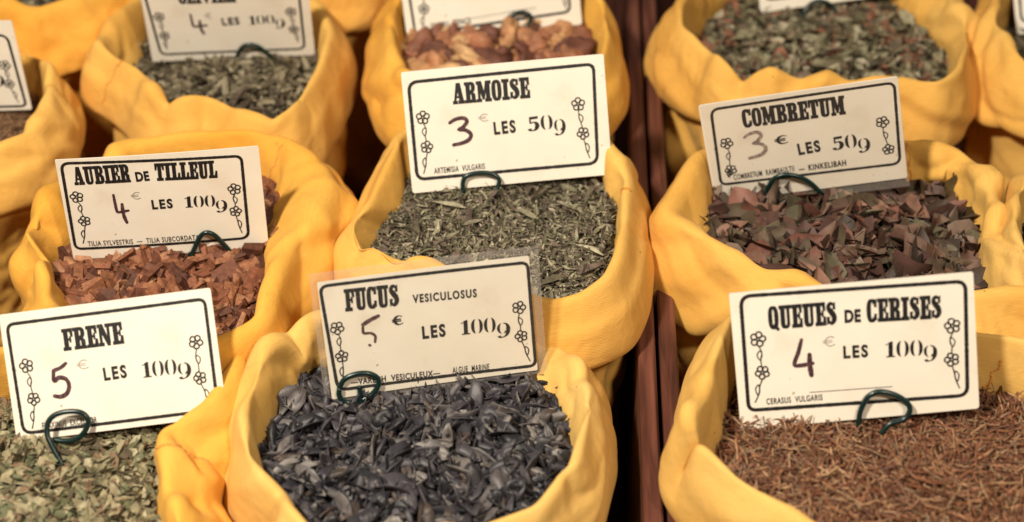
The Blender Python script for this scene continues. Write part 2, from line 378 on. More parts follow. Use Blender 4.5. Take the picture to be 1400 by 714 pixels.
    SACKS[key] = dict(rimP=G[kr-1:kr+9], rimN=nn[kr-1:kr+9], R=R, nrm=nrm, cen=cen, zr=zr, s=s)
    return root

RIMS = dict(
 fucus=[(385,450,0,.010),(430,440),(560,428),(680,430,-.01,.018),(752,460,-.02,.030),(797,490,-.008,.022),(803,560),(786,630),(732,690),(660,712),(580,726),(500,736),(436,727),(378,668),(337,610),(332,565),(358,500)],
 armoise=[(556,178),(640,158),(740,162),(830,198),(855,238),(852,300),(844,350),(828,382),(795,401),(755,408),(690,385),(610,362),(545,343),(505,332),(484,326),(486,308),(500,286),(525,232,0,.010)],
 combretum=[(955,206,0,.012),(1040,186),(1140,182),(1244,186),(1315,198),(1350,245),(1366,310),(1392,360),(1420,388),(1340,396),(1240,398),(1150,390),(1060,366),(990,332),(940,310,0,.024),(910,288,0,.028),(932,242,0,.024)],
 queues=[(1000,436),(1080,424),(1200,428),(1341,455),(1420,468),(1500,520),(1530,620),(1480,720),(1380,780),(1250,780),(1150,735),(1080,688,-.006),(1000,645,-.010),(962,612,-.012),(944,599,-.006),(940,588,.004),(958,545,.004,.002),(982,478,0,.004)],
 topright=[(940,-10),(1000,-60),(1120,-75),(1230,-60),(1290,-20),(1318,20),(1322,60),(1310,95),(1285,113),(1240,108),(1140,108),(1060,104),(1048,99),(1012,103),(990,84),(955,58),(932,38),(930,8)],
 olivier=[(150,30,0,.022),(200,-20),(280,-40),(380,-30),(435,5,0,.010),(450,40),(438,86),(411,133),(375,166),(335,154),(285,128),(225,136),(192,96),(165,80),(138,66),(138,44,0,.022)],
 root=[(545,-5),(580,-50),(680,-65),(780,-45),(822,0),(830,45),(822,80),(800,103),(740,120),(650,120),(580,108),(545,85),(535,50),(534,20)],
 aubier=[(170,196),(240,182),(340,176),(400,192,0,.015),(440,225,0,.045),(448,258,0,.055),(420,312,0,.035),(385,362,0,.008),(362,400),(355,440),(290,468),(180,468),(95,450),(62,408),(66,372),(52,345),(42,318),(58,280,0,.02),(98,245,0,.015)],
 frene=[(0,485),(100,478),(200,472),(300,468),(326,490),(290,545),(222,592),(222,640),(240,690),(240,760),(150,800),(0,810),(-120,780),(-150,700),(-120,600),(-80,520)],
 left=[(66,92),(68,115),(60,150),(38,180),(0,202),(-60,220),(-125,200),(-155,150),(-140,90),(-70,60),(0,55),(40,72)])
def ell(cx, cy, rx, ry, n=14, ph=.2):
    return [(cx+rx*math.cos(2*math.pi*k/n+ph), cy+ry*math.sin(2*math.pi*k/n+ph)) for k in range(n)]
sack('fucus', 'pale yellow cloth sack filled with blue grey seaweed, front row beside the crate gap', RIMS['fucus'], 0.290, 'pale', .062, 3, [(368,670,.006),(797,490,.004),(385,447,.005)], (), 1.6)
sack('armoise', 'yellow cloth sack of fine grey green herb left of the crate gap, seam frayed', RIMS['armoise'], 0.297, 'mid', .058, 5, [(478,328,.006)], [(868,245,8,22)])
sack('combretum', 'golden sack of large broken brown leaves right of the crate gap', RIMS['combretum'], 0.291, 'mid', .066, 8, [(1376,310,.005)], [(1262,186,6,20)])
sack('queues', 'yellow sack heaped with thin red brown stalks in the front right corner', RIMS['queues'], 0.308, 'pale', .066, 11, [(940,598,.014)], [(1352,456,4,18)], 1.75, .5, .15)
sack('topright', 'yellow sack of flat olive leaf flakes at the back right of the crate gap', RIMS['topright'], 0.300, 'mid', .062, 14, [(1012,102,.009),(975,85,-.004),(1060,104,-.004)])
sack('olivier', 'yellow sack of chopped grey olive leaves at the back left with wavy rim', RIMS['olivier'], 0.290, 'mid', .062, 17, [(222,134,.007),(375,166,.003),(150,60,-.005)], [(165,84,21,36)], 1.9, .6, .2)
sack('root', 'deep yellow sack of pale brown root pieces behind the sack of fine green herb', RIMS['root'], 0.307, 'deep', .060, 19, [(535,85,.004)])
sack('aubier', 'deep yellow sack of red brown wood chips, back rim high behind the card', RIMS['aubier'], 0.291, 'deep', .062, 23, [(30,345,.010),(60,325,-.004)], [(382,186,8,22)])
sack('frene', 'deep yellow sack of pale green leaf flakes in the front left corner', RIMS['frene'], 0.280, 'deep', .062, 27, [(240,660,.004)], [(228,612,20,36)], 2.6)
sack('left', 'yellow sack of fine brown shreds cut off by the left edge', RIMS['left'], 0.286, 'mid', .058, 31, [(84,110,.006)], (), 1.75, .6, .25)
sack('backleft', 'deep yellow sack farthest back at the top left corner, only its rim in view', ell(30, -72, 165, 84), .300, 'deep', .062, 37)
sack('backmid', 'yellow sack farthest back between the grey olive leaves and the root pieces', ell(420, -120, 140, 80), .300, 'mid', .062, 41)
sack('backright', 'yellow sack cut off by the right edge in the back row beside olive leaf flakes', ell(1508, 10, 150, 95), .305, 'mid', .064, 43)
sack('midright', 'yellow sack cut off by the right edge beside the broken brown leaves', ell(1546, 292, 160, 106), .305, 'pale', .062, 47)

# ------------------------------------------------------------------ price cards: poses x, y, z, yaw, tilt, roll, size
POSE = dict(
 frene=(-0.2613, -0.1281, 0.2593, -0.0351, -0.6449, 0.1497, 0.956),
 aubier=(-0.2569, 0.0551, 0.2622, 0.1242, -0.0789, -0.0071, 0.9711),
 olivier=(-0.2471, 0.3367, 0.2595, 0.0628, 0.106, 0.0014, 0.9569),
 left=(-0.4792, 0.2538, 0.2567, 0.0608, -0.0417, 0.024, 0.9417),
 root=(-0.0148, 0.3477, 0.2768, 0.0673, -0.3946, 0.0833, 1.0402),
 armoise=(0.0005, 0.1232, 0.2781, 0.0905, -0.498, 0.0417, 1.0459),
 fucus=(-0.0528, -0.0842, 0.2591, 0.1631, -0.311, 0.0277, 0.955),
 combretum=(0.2347, 0.1281, 0.268, -0.0895, -0.0642, 0.2208, 1.0002),
 queues=(0.2288, -0.1362, 0.2763, -0.0737, -0.4337, 0.1458, 1.0381),
 topright=(0.3033, 0.4166, 0.2707, 0.0966, -0.4931, 0.0849, 1.0125),
 right=(0.5319, 0.3805, 0.2677, 0.0641, -0.5894, 0.0872, 0.9984),
)
def pose_mat(q):
    Mx = Matrix.Rotation(q[3], 3, 'Z') @ Matrix.Rotation(q[4], 3, 'X') @ Matrix(((1, 0, 0), (0, 0, -1), (0, 1, 0))) @ Matrix.Rotation(q[5], 3, 'Z')
    return Mx

# ------------------------------------------------------------------ heaps of dried plants
def T_flake(rs, n=6, lw=.5, curl=.25):
    a = np.sort(rs.uniform(0, 2*math.pi, n)*.35+np.arange(n)*2*math.pi/n*.999)
    r = rs.uniform(.6, 1, n)
    V = np.c_[np.cos(a)*r*.5, np.sin(a)*r*.5*lw, np.zeros(n)]
    V[:, 2] = curl*(V[:, 0]**2*rs.uniform(-2, 2)+V[:, 1]*rs.uniform(-.5, .5)) + rs.normal(0, .02, n)
    V = np.vstack([V, [[0, 0, -curl*.12*rs.uniform(.3, 1.5)]]])
    return V, [(k, (k+1) % n, n) for k in range(n)]
def T_frag(rs, n=11, curl=.6):
    # torn piece of leaf: irregular outline, softly curled
    a = np.arange(n)*2*math.pi/n + rs.uniform(-.22, .22, n); r = rs.uniform(.62, 1, n); r[rs.integers(n)] *= .55
    ro = np.c_[np.cos(a)*r, np.sin(a)*r*.95]*.5
    P = np.vstack([[[0, 0]], ro*.36, ro*.7, ro]); c = rs.normal(0, curl, 3); t = rs.uniform(0, math.pi)
    x = P[:, 0]*math.cos(t)+P[:, 1]*math.sin(t); y = -P[:, 0]*math.sin(t)+P[:, 1]*math.cos(t)
    z = c[0]*1.6*x*x + c[1]*.6*y*y + c[2]*x*y + .10*np.abs(y)*rs.uniform(0, 1.5) + rs.normal(0, .008, len(P))
    F = [(0, 1+k, 1+(k+1) % n) for k in range(n)]
    for q in (0, 1): F += [(1+q*n+k, 1+(q+1)*n+k, 1+(q+1)*n+(k+1) % n, 1+q*n+(k+1) % n) for k in range(n)]
    return np.c_[P, z], F
def T_leaf(rs, lw=.45, curl=.4):
    V = []; xs = np.linspace(-.5, .5, 6); wd = np.array([.08, .7, 1, .9, .55, .05])*lw*.5
    fold = rs.uniform(.1, .6); b = rs.uniform(-curl, curl); tw = rs.uniform(-.7, .7)
    for x, wv in zip(xs, wd):
        for t in (-1, 0, 1):
            y = t*wv*rs.uniform(.8, 1.1); z = abs(t)*wv*fold + b*x*x + tw*x*y
            V.append((x, y, z))
    F = [(3*k+j, 3*k+3+j, 3*k+4+j, 3*k+1+j) for k in range(5) for j in range(2)]
    return np.array(V), F
def T_curl(rs, lw=.5):
    V = []; b = rs.uniform(.3, 1.6)*rs.choice([-1, 1]); c = rs.uniform(.3, 1.1); th = .05
    tap = rs.uniform(.45, 1, 2)
    for k in range(6):
        u = k/5-.5; ang = u*b; wv = lw*.5*(tap[0]*(1-k/5)+tap[1]*k/5)*(1-.72*(2*u)**4)
        px, pz = (math.sin(ang)/b, (1-math.cos(ang))/b)
        for t in (-1, -.4, .4, 1):
            V.append((px+rs.normal(0, .012), t*wv, pz + c*wv*(t*t) + rs.normal(0, .008)))
    m = len(V); V = np.array(V); V = np.vstack([V, V+[0, 0, th]])
    F = [(4*k+j, 4*k+1+j, 4*k+5+j, 4*k+4+j) for k in range(5) for j in range(3)]
    F = F + [tuple(m+i for i in f[::-1]) for f in F]
    rim = [4*k for k in range(6)] + [21, 22, 23] + [4*k+3 for k in range(4, -1, -1)] + [2, 1]
    F += [(rim[i], rim[(i+1) % len(rim)], m+rim[(i+1) % len(rim)], m+rim[i]) for i in range(len(rim))]
    return V, F
def T_chip(rs, lw=.5, th=.22):
    V = []
    for z in (-.5, .5):
        for x, y in ((-.5, -.5), (.5, -.5), (.5, .5), (-.5, .5)):
            V.append(((x+rs.uniform(-.14, .14)), (y+rs.uniform(-.18, .18))*lw, z*th*rs.uniform(.5, 1.2)))
    return np.array(V), [(3, 2, 1, 0), (4, 5, 6, 7), (0, 1, 5, 4), (1, 2, 6, 5), (2, 3, 7, 6), (3, 0, 4, 7)]
def T_stick(rs, r=.035):
    P = np.c_[np.linspace(-.5, .5, 4), rs.normal(0, .05, 4), rs.normal(0, .04, 4)]
    V, F = tube(P, np.array([r, r*.85, r*.9, r*.7])*rs.uniform(.7, 1.3), 4)
    return V, F
def T_chunk(rs):
    t = (1+5**.5)/2
    V = [(-1,t,0),(1,t,0),(-1,-t,0),(1,-t,0),(0,-1,t),(0,1,t),(0,-1,-t),(0,1,-t),(t,0,-1),(t,0,1),(-t,0,-1),(-t,0,1)]
    F = [(0,11,5),(0,5,1),(0,1,7),(0,7,10),(0,10,11),(1,5,9),(5,11,4),(11,10,2),(10,7,6),(7,1,8),(3,9,4),(3,4,2),(3,2,6),(3,6,8),(3,8,9),(4,9,5),(2,4,11),(6,2,10),(8,6,7),(9,8,1)]
    V = [np.array(v)/np.linalg.norm(v) for v in V]
    for _ in range(2):
        mid = {}; F2 = []
        def g(a, b):
            k = (min(a, b), max(a, b))
            if k not in mid: m = V[a]+V[b]; V.append(m/np.linalg.norm(m)); mid[k] = len(V)-1
            return mid[k]
        for a, b, c in F:
            x, y, z = g(a, b), g(b, c), g(c, a); F2 += [(a, x, z), (b, y, x), (c, z, y), (x, y, z)]
        F = F2
    V = np.array(V); sd = int(rs.integers(1000))
    V = V*(1+.38*vn(V*1.3, sd)+.20*vn(V*2.9, sd+1))[:, None]*np.array([.5, .5*rs.uniform(.45, .8), .5*rs.uniform(.3, .6)])
    return V, F
def heap(key, name, label, cat, mat, kinds, zcard=None, bulge=.014, drop=.035, seed=1, base_card=None, inset=.0075, smooth=False, low=-.007):
    S = SACKS[key]; rs = np.random.default_rng(seed)
    ring = (S['R']-S['nrm']*inset)[::2].copy(); cen = ring.mean(0)
    n = len(ring)
    zc = S['zr']-drop
    if base_card is not None:
        q = POSE[base_card]; d = np.array(q[:2])-cen[:2]; a = math.atan2(d[1], d[0])
        ra = np.arctan2(ring[:, 1]-cen[1], ring[:, 0]-cen[0]); k = int(np.argmin(np.abs(np.angle(np.exp(1j*(ra-a))))))
        u = min(1, np.linalg.norm(d)/np.linalg.norm(ring[k, :2]-cen[:2])); zc = q[2]+low-bulge*(1-u*u)
    def hgt(u, xy): return zc + bulge*(1-u*u) + .004*vn(np.c_[xy*22, np.full(len(xy), seed)], seed)*(1-.3*u) + .002*vn(np.c_[xy*60, np.full(len(xy), seed)], seed+1)
    us = np.linspace(.0, 1.045, 26)[1:]
    V = [np.array([[cen[0], cen[1], hgt(np.array([0.]), cen[None, :2])[0]]])]
    for u in us:
        xy = cen[:2]+(ring[:, :2]-cen[:2])*u; V.append(np.c_[xy, hgt(np.full(n, u), xy)-.003])
    V = np.vstack(V); F = [(0, 1+j, 1+(j+1) % n) for j in range(n)]
    for k in range(len(us)-1):
        a, b = 1+k*n, 1+(k+1)*n
        F += [(a+j, b+j, b+(j+1) % n, a+(j+1) % n) for j in range(n)]
    AV = [V]; AF = [np.array(f) for f in ()]; lens = [np.array([len(f) for f in F])]; loops = [np.concatenate([np.array(f) for f in F])]
    nv = len(V)
    tri = .5*np.abs((ring[:, 0]-cen[0])*(np.roll(ring[:, 1], -1)-cen[1])-(ring[:, 1]-cen[1])*(np.roll(ring[:, 0], -1)-cen[0]))
    pj = tri/tri.sum()
    for tf, cnt, l0, l1, w0, w1, tilt, lift, nvar in kinds:
        tmpl = [tf(rs) for _ in range(nvar)]
        which = rs.integers(nvar, size=cnt)
        for t, (tv, tF) in enumerate(tmpl):
            c = int((which == t).sum())
            if not c: continue
            j = rs.choice(n, c, p=pj); u = np.sqrt(rs.uniform(0, 1, c)); f = rs.uniform(0, 1, c)[:, None]
            e = ring[j, :2]*(1-f)+ring[(j+1) % n, :2]*f; xy = cen[:2]+(e-cen[:2])*u[:, None]
            z = hgt(u, xy) + rs.uniform(-.1, 1, c)*lift
            stray = np.zeros(c, bool); ns = int(stray.sum())
            if ns:
                a_, b_ = rs.integers(0, S['rimP'].shape[0], ns), rs.integers(0, S['rimP'].shape[1], ns); q3 = S['rimP'][a_, b_]+S['rimN'][a_, b_]*.0016
                xy[stray] = q3[:, :2]; z[stray] = q3[:, 2]
            sc_ = np.where(stray, .25, 1.); ax = sc_*rs.normal(0, math.radians(tilt), c); ay = sc_*rs.normal(0, math.radians(tilt), c); az = rs.uniform(0, 2*math.pi, c)
            sl = np.where(stray, .4, 1.)*(l0+(l1-l0)*rs.beta(1.3, 2.2, c)); sw = sl*rs.uniform(w0, w1, c)
            P = tv[None]*np.stack([sl, sw, (sl+sw)/2], 1)[:, None, :]
            ca, sa = np.cos(ax)[:, None], np.sin(ax)[:, None]; P = np.stack([P[..., 0], P[..., 1]*ca-P[..., 2]*sa, P[..., 1]*sa+P[..., 2]*ca], 2)
            ca, sa = np.cos(ay)[:, None], np.sin(ay)[:, None]; P = np.stack([P[..., 0]*ca+P[..., 2]*sa, P[..., 1], -P[..., 0]*sa+P[..., 2]*ca], 2)
            ca, sa = np.cos(az)[:, None], np.sin(az)[:, None]; P = np.stack([P[..., 0]*ca-P[..., 1]*sa, P[..., 0]*sa+P[..., 1]*ca, P[..., 2]], 2)
            P += np.c_[xy, z][:, None, :]
            AV.append(P.reshape(-1, 3)); fl = np.array([len(x) for x in tF]); lp = np.concatenate([np.array(x) for x in tF])
            lens.append(np.tile(fl, c)); loops.append((lp[None]+(nv+np.arange(c)*len(tv))[:, None]).ravel()); nv += c*len(tv)
    V = np.vstack(AV); lens = np.concatenate(lens); loops = np.concatenate(loops)
    org = np.array([cen[0], cen[1], zc])
    me = bpy.data.meshes.new(name); me.vertices.add(len(V)); me.vertices.foreach_set('co', (V-org).astype(np.float32).ravel())
    me.loops.add(len(loops)); me.loops.foreach_set('vertex_index', loops.astype(np.int32))
    me.polygons.add(len(lens)); me.polygons.foreach_set('loop_start', np.r_[0, np.cumsum(lens)[:-1]].astype(np.int32))
    try: me.polygons.foreach_set('loop_total', lens.astype(np.int32))
    except Exception: pass
    me.update(calc_edges=True); me.validate()
    me.polygons.foreach_set('use_smooth', [smooth]*len(me.polygons)); me.materials.append(mat)
    o = bpy.data.objects.new(name, me); COL.objects.link(o); o.location = org
    tag(o, label, cat, kind='stuff')
    return o
from functools import partial as pt
H = heap_mat
heap('armoise', 'dried_herb', 'fine grey green herb shreds filling the sack under the ARMOISE card', 'dried herb',
     H('grey_green_herb', [(.09,.078,.056),(.19,.175,.115),(.29,.27,.19),(.14,.105,.085),(.24,.225,.15),(.17,.13,.105),(.38,.35,.26),(.12,.105,.07)]),
     [(pt(T_leaf, lw=1), 6500, .004, .014, .18, .38, 30, .005, 14), (pt(T_flake, lw=1), 3500, .003, .008, .3, .8, 38, .005, 10), (pt(T_leaf, lw=1), 90, .014, .030, .18, .3, 20, .007, 6), (T_stick, 700, .006, .016, .6, 1, 22, .006, 5)], bulge=.004, base_card='armoise', seed=11)
heap('aubier', 'wood_chips', 'red brown wood chips filling the deep yellow sack under the AUBIER card', 'wood chips',
     H('red_brown_chips', [(.20,.078,.040),(.28,.12,.062),(.14,.052,.030),(.23,.09,.05),(.36,.18,.10),(.09,.035,.022)], .7, .3, 260),
     [(pt(T_chip, lw=1, th=.32), 1700, .009, .026, .40, .9, 32, .007, 24)], bulge=.004, base_card='aubier', seed=12)
heap('olivier', 'chopped_leaves', 'chopped grey olive leaf strips in the wavy rimmed sack at the back left', 'dried leaves',
     H('grey_olive_leaves', [(.13,.11,.07),(.24,.21,.14),(.06,.05,.035),(.34,.30,.21),(.17,.145,.10),(.10,.075,.055)]),
     [(pt(T_curl, lw=1), 1400, .012, .036, .2, .38, 30, .008, 16), (pt(T_flake, lw=1), 900, .006, .014, .4, .7, 35, .006, 8)], bulge=.004, base_card='olivier', seed=13)
heap('root', 'root_pieces', 'lumpy pale brown root pieces in the sack behind the ARMOISE card', 'dried roots',
     H('pale_brown_roots', [(.44,.235,.11),(.33,.14,.075),(.54,.34,.17),(.13,.05,.033),(.40,.19,.095),(.22,.09,.055)], .6, .35, 90),
     [(T_chunk, 360, .018, .050, .7, 1.2, 40, .010, 18)], bulge=.004, base_card='root', seed=14, smooth=True)
heap('topright', 'leaf_flakes', 'flat olive leaf flakes with a few stems in the sack at the back right', 'dried leaves',
     H('olive_leaf_flakes', [(.19,.175,.105),(.12,.105,.065),(.29,.27,.18),(.23,.21,.135),(.37,.34,.25),(.07,.06,.04),(.24,.11,.07),(.16,.12,.085)]),
     [(pt(T_leaf, lw=1), 1900, .010, .033, .35, .6, 30, .007, 16), (pt(T_frag, n=9, curl=.5), 1500, .008, .022, .5, .9, 35, .006, 10), (pt(T_stick, r=.022), 160, .02, .05, .7, 1, 15, .012, 5)], bulge=.008, base_card='topright', seed=15, low=-.016)
heap('combretum', 'broken_leaves', 'large broken brown and reddish leaves in the sack under the COMBRETUM card', 'dried leaves',
     H('brown_broken_leaves', [(.11,.056,.042),(.18,.078,.058),(.085,.062,.040),(.14,.080,.058),(.23,.125,.090),(.055,.038,.030),(.11,.095,.060),(.09,.046,.038),(.17,.115,.085)], .6, .4, 90),
     [(pt(T_frag, n=11, curl=.7), 900, .018, .060, .45, .95, 34, .010, 26), (pt(T_leaf, lw=1), 620, .018, .052, .35, .65, 30, .012, 16), (pt(T_flake, lw=1), 1400, .005, .014, .4, .8, 45, .006, 10), (pt(T_stick, r=.025), 60, .02, .04, .7, 1, 20, .012, 4)], bulge=.004, base_card='combretum', seed=16, smooth=True, low=-.017)
heap('frene', 'leaf_flakes', 'pale green and tan leaf flakes in the front left sack under the FRENE card', 'dried leaves',
     H('pale_green_flakes', [(.22,.20,.12),(.15,.145,.08),(.33,.285,.18),(.10,.08,.05),(.26,.23,.14),(.22,.145,.09),(.14,.15,.085),(.38,.34,.23)]),
     [(pt(T_frag, n=8, curl=.45), 3300, .008, .023, .45, .95, 26, .006, 16), (pt(T_leaf, lw=1), 1300, .006, .018, .25, .5, 26, .007, 10), (pt(T_stick, r=.025), 220, .010, .03, .7, 1, 15, .007, 5)], bulge=.004, base_card='frene', seed=17, low=-.014)
heap('fucus', 'dried_seaweed', 'curled blue grey and black seaweed pieces in the sack under the FUCUS card', 'dried seaweed',
     H('blue_grey_seaweed', [(.024,.023,.030),(.052,.048,.058),(.014,.014,.018),(.036,.034,.044),(.095,.085,.090),(.060,.044,.038),(.024,.023,.030),(.17,.155,.15),(.016,.016,.021),(.040,.036,.046),(.028,.026,.034),(.12,.11,.115),(.060,.054,.066)], .5, .5, 120),
     [(pt(T_curl, lw=1), 1000, .010, .034, .3, .7, 36, .010, 30), (pt(T_frag, n=11, curl=.9), 420, .010, .024, .5, .95, 35, .008, 10), (T_chunk, 1000, .009, .026, .35, .8, 34, .010, 24), (pt(T_stick, r=.07), 260, .014, .036, .7, 1.2, 26, .010, 10), (pt(T_frag, n=12, curl=.2), 26, .022, .034, .75, 1.0, 16, .013, 5)], bulge=.004, base_card='fucus', seed=18, smooth=True, low=-.012)
heap('queues', 'dried_stalks', 'thin red brown cherry stalks heaped in the sack under the QUEUES card', 'dried stalks',
     H('red_brown_stalks', [(.18,.070,.036),(.28,.125,.065),(.10,.040,.024),(.23,.095,.05),(.42,.26,.15),(.14,.06,.035),(.34,.18,.10),(.24,.16,.10)], .6, .35, 300),
     [(pt(T_stick, r=.034), 8500, .009, .027, .6, 1.2, 20, .007, 16), (pt(T_flake, lw=1), 1500, .002, .006, .4, .9, 40, .004, 6)], bulge=.010, base_card='queues', seed=19)
heap('left', 'plant_shreds', 'fine brown plant shreds in the sack cut off by the left edge', 'dried herb',
     H('brown_shreds', [(.24,.14,.075),(.34,.21,.12),(.13,.07,.04),(.28,.16,.09)], .7, .3, 300),
     [(pt(T_stick, r=.03), 3200, .006, .018, .6, 1.2, 24, .006, 8)], bulge=.004, base_card='left', seed=20)
for k, (key, lab) in enumerate((('backleft', 'brown dried herb in the farthest sack at the top left corner'), ('backmid', 'brown dried herb in the farthest sack between grey olive leaves and roots'),
                 ('backright', 'brown dried leaves in the back row sack at the right edge'), ('midright', 'brown dried leaves in the sack at the right edge beside broken brown leaves'))):
    heap(key, 'dried_herb', lab, 'dried herb', bpy.data.materials['grey_olive_leaves'], [(pt(T_curl, lw=1), 1200, .008, .024, .25, .5, 30, .007, 8)], bulge=.01, drop=.035, seed=30+k,
         base_card='right' if key == 'backright' else None)

# ------------------------------------------------------------------ lettering
CW, CH = .15, .09
class Ink:
    def __init__(s): s.V = []; s.F = []; s.k = 0
    def poly(s, P):
        z = .00022+(s.k % 60)*2.5e-6; s.k += 1; n = len(s.V)
        s.V += [(x/1000, y/1000, z) for x, y in P]; s.F.append(tuple(range(n, n+len(P))))
    def strip(s, A, B, closed=False):
        z = .00022+(s.k % 60)*2.5e-6; s.k += 1; n = len(s.V); m = len(A)
        for a, b in zip(A, B): s.V += [(a[0]/1000, a[1]/1000, z), (b[0]/1000, b[1]/1000, z)]
        for i in range(m if closed else m-1):
            j = (i+1) % m; s.F.append((n+2*i, n+2*i+1, n+2*j+1, n+2*j))
    def stroke(s, P, w, n=40, closed=False, cap=True, xf=None, smooth=True, jit=0, rs=None):
        P = crom(P, n, closed) if smooth else np.asarray(P, float)
        if xf is not None: P = np.array([xf(*p) for p in P])
        m = len(P); wv = np.interp(np.linspace(0, 1, m), np.linspace(0, 1, len(w)), w) if hasattr(w, '__len__') else np.full(m, w)
        if jit: wv = wv*(1+jit*rs.normal(0, 1, m))
        T = (np.roll(P, -1, 0)-np.roll(P, 1, 0)) if closed else np.gradient(P, axis=0)
        T /= np.linalg.norm(T, axis=1)[:, None]+1e-9; Nn = np.c_[-T[:, 1], T[:, 0]]
        s.strip(P+Nn*wv[:, None]/2, P-Nn*wv[:, None]/2, closed)
        if cap and not closed:
            for e in (0, -1):
                s.poly([(P[e, 0]+wv[e]*.5*math.cos(a), P[e, 1]+wv[e]*.5*math.sin(a)) for a in np.linspace(0, 2*math.pi, 13)[:-1]])
    def build(s, name, mat, parent):
        if not s.V: return None
        # every face looks towards the reader
        V = np.array(s.V); F = []
        for f in s.F:
            p = V[list(f)]; a = np.sum(p[:, 0]*np.roll(p[:, 1], -1)-np.roll(p[:, 0], -1)*p[:, 1])
            F.append(f if a >= 0 else f[::-1])
        return mesh_obj(name, s.bend(V), F, mat, parent)
def R_(x0, y0, x1, y1): return ('p', [(x0, y0), (x1, y0), (x1, y1), (x0, y1)])
def P_(*pts): return ('p', list(pts))
def sup(cx, cy, a, b, n, t0, t1, m=28):
    t = np.radians(np.linspace(t0, t1, m)); c, s = np.cos(t), np.sin(t)
    return np.c_[cx+a*np.sign(c)*np.abs(c)**(2/n), cy+b*np.sign(s)*np.abs(s)**(2/n)]
def RING(cx, cy, a, b, cx2, a2, b2, t0=0, t1=360, cy2=None): return ('r', sup(cx, cy, a, b, 2.7, t0, t1), sup(cx2, cy if cy2 is None else cy2, a2, b2, 3.2, t0, t1))
T = .165
ST = R_(.08, T-.01, .32, 1-T+.01)
SLAB = {
 'I': (.44, [R_(0, 0, .44, T), R_(0, 1-T, .44, 1), R_(.10, T-.01, .34, 1-T+.01)]),
 'L': (.60, [ST, R_(0, 1-T, .42, 1), R_(0, 0, .60, T), P_((.44, T-.01), (.60, T-.01), (.60, .42), (.50, .42))]),
 'E': (.62, [ST, R_(0, 1-T, .60, 1), R_(0, 0, .62, T), P_((.44, 1-T+.01), (.50, .62), (.60, .62), (.60, 1-T+.01)), P_((.45, T-.01), (.62, T-.01), (.62, .39), (.51, .39)), R_(.31, .45, .42, .56), R_(.41, .36, .49, .65)]),
 'F': (.60, [ST, R_(0, 1-T, .60, 1), R_(0, 0, .44, T), P_((.44, 1-T+.01), (.50, .60), (.60, .60), (.60, 1-T+.01)), R_(.31, .44, .42, .55), R_(.41, .35, .49, .64)]),
 'T': (.64, [R_(.20, T-.01, .44, 1-T+.01), R_(.09, 0, .55, T), R_(0, 1-T, .64, 1), P_((0, .60), (.09, .60), (.15, 1-T+.01), (0, 1-T+.01)), P_((.64, .60), (.55, .60), (.49, 1-T+.01), (.64, 1-T+.01))]),
 'O': (.60, [RING(.30, .5, .30, .5, .30, .075, .35)]),
 'Q': (.62, [RING(.30, .5, .30, .5, .30, .075, .35), P_((.28, .20), (.40, .26), (.66, -.02), (.50, -.08))]),
 'C': (.60, [RING(.30, .5, .30, .5, .31, .075, .35, 38, 322), P_((.44, .64), (.58, .64), (.58, 1), (.48, .95)), P_((.44, .36), (.58, .36), (.57, .08), (.46, .10))]),
 'U': (.70, [R_(.08, .26, .32, 1-T+.01), R_(.46, .26, .61, 1-T+.01), R_(0, 1-T, .40, 1), R_(.39, 1-T, .70, 1), RING(.345, .28, .265, .28, .39, .07, .13, 180, 360)]),
 'V': (.70, [R_(0, 1-T, .38, 1), R_(.42, 1-T, .70, 1), P_((.06, 1-T+.01), (.31, 1-T+.01), (.42, .22), (.40, 0), (.29, 0)), P_((.50, 1-T+.01), (.62, 1-T+.01), (.40, 0), (.34, .12))]),
 'A': (.72, [R_(0, 0, .28, T), R_(.34, 0, .72, T), P_((.08, T-.01), (.19, T-.01), (.40, .9), (.36, 1), (.26, 1)), P_((.40, T-.01), (.66, T-.01), (.49, 1), (.28, 1)), R_(.18, .28, .46, .38)]),
 'N': (.76, [R_(.08, T-.01, .21, 1), R_(.54, .1, .67, 1-T+.01), P_((.02, 1), (.30, 1), (.67, .0), (.50, 0)), R_(0, 0, .30, T), R_(.45, 1-T, .76, 1), R_(0, 1-T, .2, 1)]),
 'M': (.90, [R_(.08, T-.01, .21, 1-T+.01), R_(.58, T-.01, .82, 1-T+.01), P_((.04, 1), (.31, 1), (.50, .30), (.44, .12), (.36, .12)), P_((.58, 1), (.68, 1), (.46, .14), (.40, .2)), R_(0, 0, .29, T), R_(.51, 0, .90, T), R_(0, 1-T, .22, 1), R_(.62, 1-T, .90, 1)]),
 'R': (.70, [ST, R_(0, 1-T, .38, 1), R_(0, 0, .42, T), RING(.34, .74, .30, .26, .36, .07, .13, -90, 90), P_((.34, .50), (.50, .52), (.64, .40), (.64, .14), (.42, .14), (.42, .36), (.34, .42)), P_((.42, .15), (.64, .15), (.70, .12), (.70, 0), (.48, 0), (.42, .06))]),
 'B': (.66, [ST, R_(0, 1-T, .38, 1), R_(0, 0, .38, T), RING(.34, .75, .29, .25, .36, .07, .125, -90, 90), RING(.34, .265, .32, .265, .36, .08, .13, -90, 90)]),
 'S': (.58, [('s', [(.47, .70), (.45, .84), (.31, .92), (.17, .86), (.14, .72), (.27, .57), (.42, .42), (.45, .24), (.30, .08), (.15, .14), (.10, .29)], [.06, .10, .15, .20, .25, .27, .27, .25, .16, .11, .06]), P_((.38, .66), (.53, .66), (.53, .98), (.45, .92)), P_((.03, .02), (.11, .09), (.20, .36), (.03, .36))]),
}
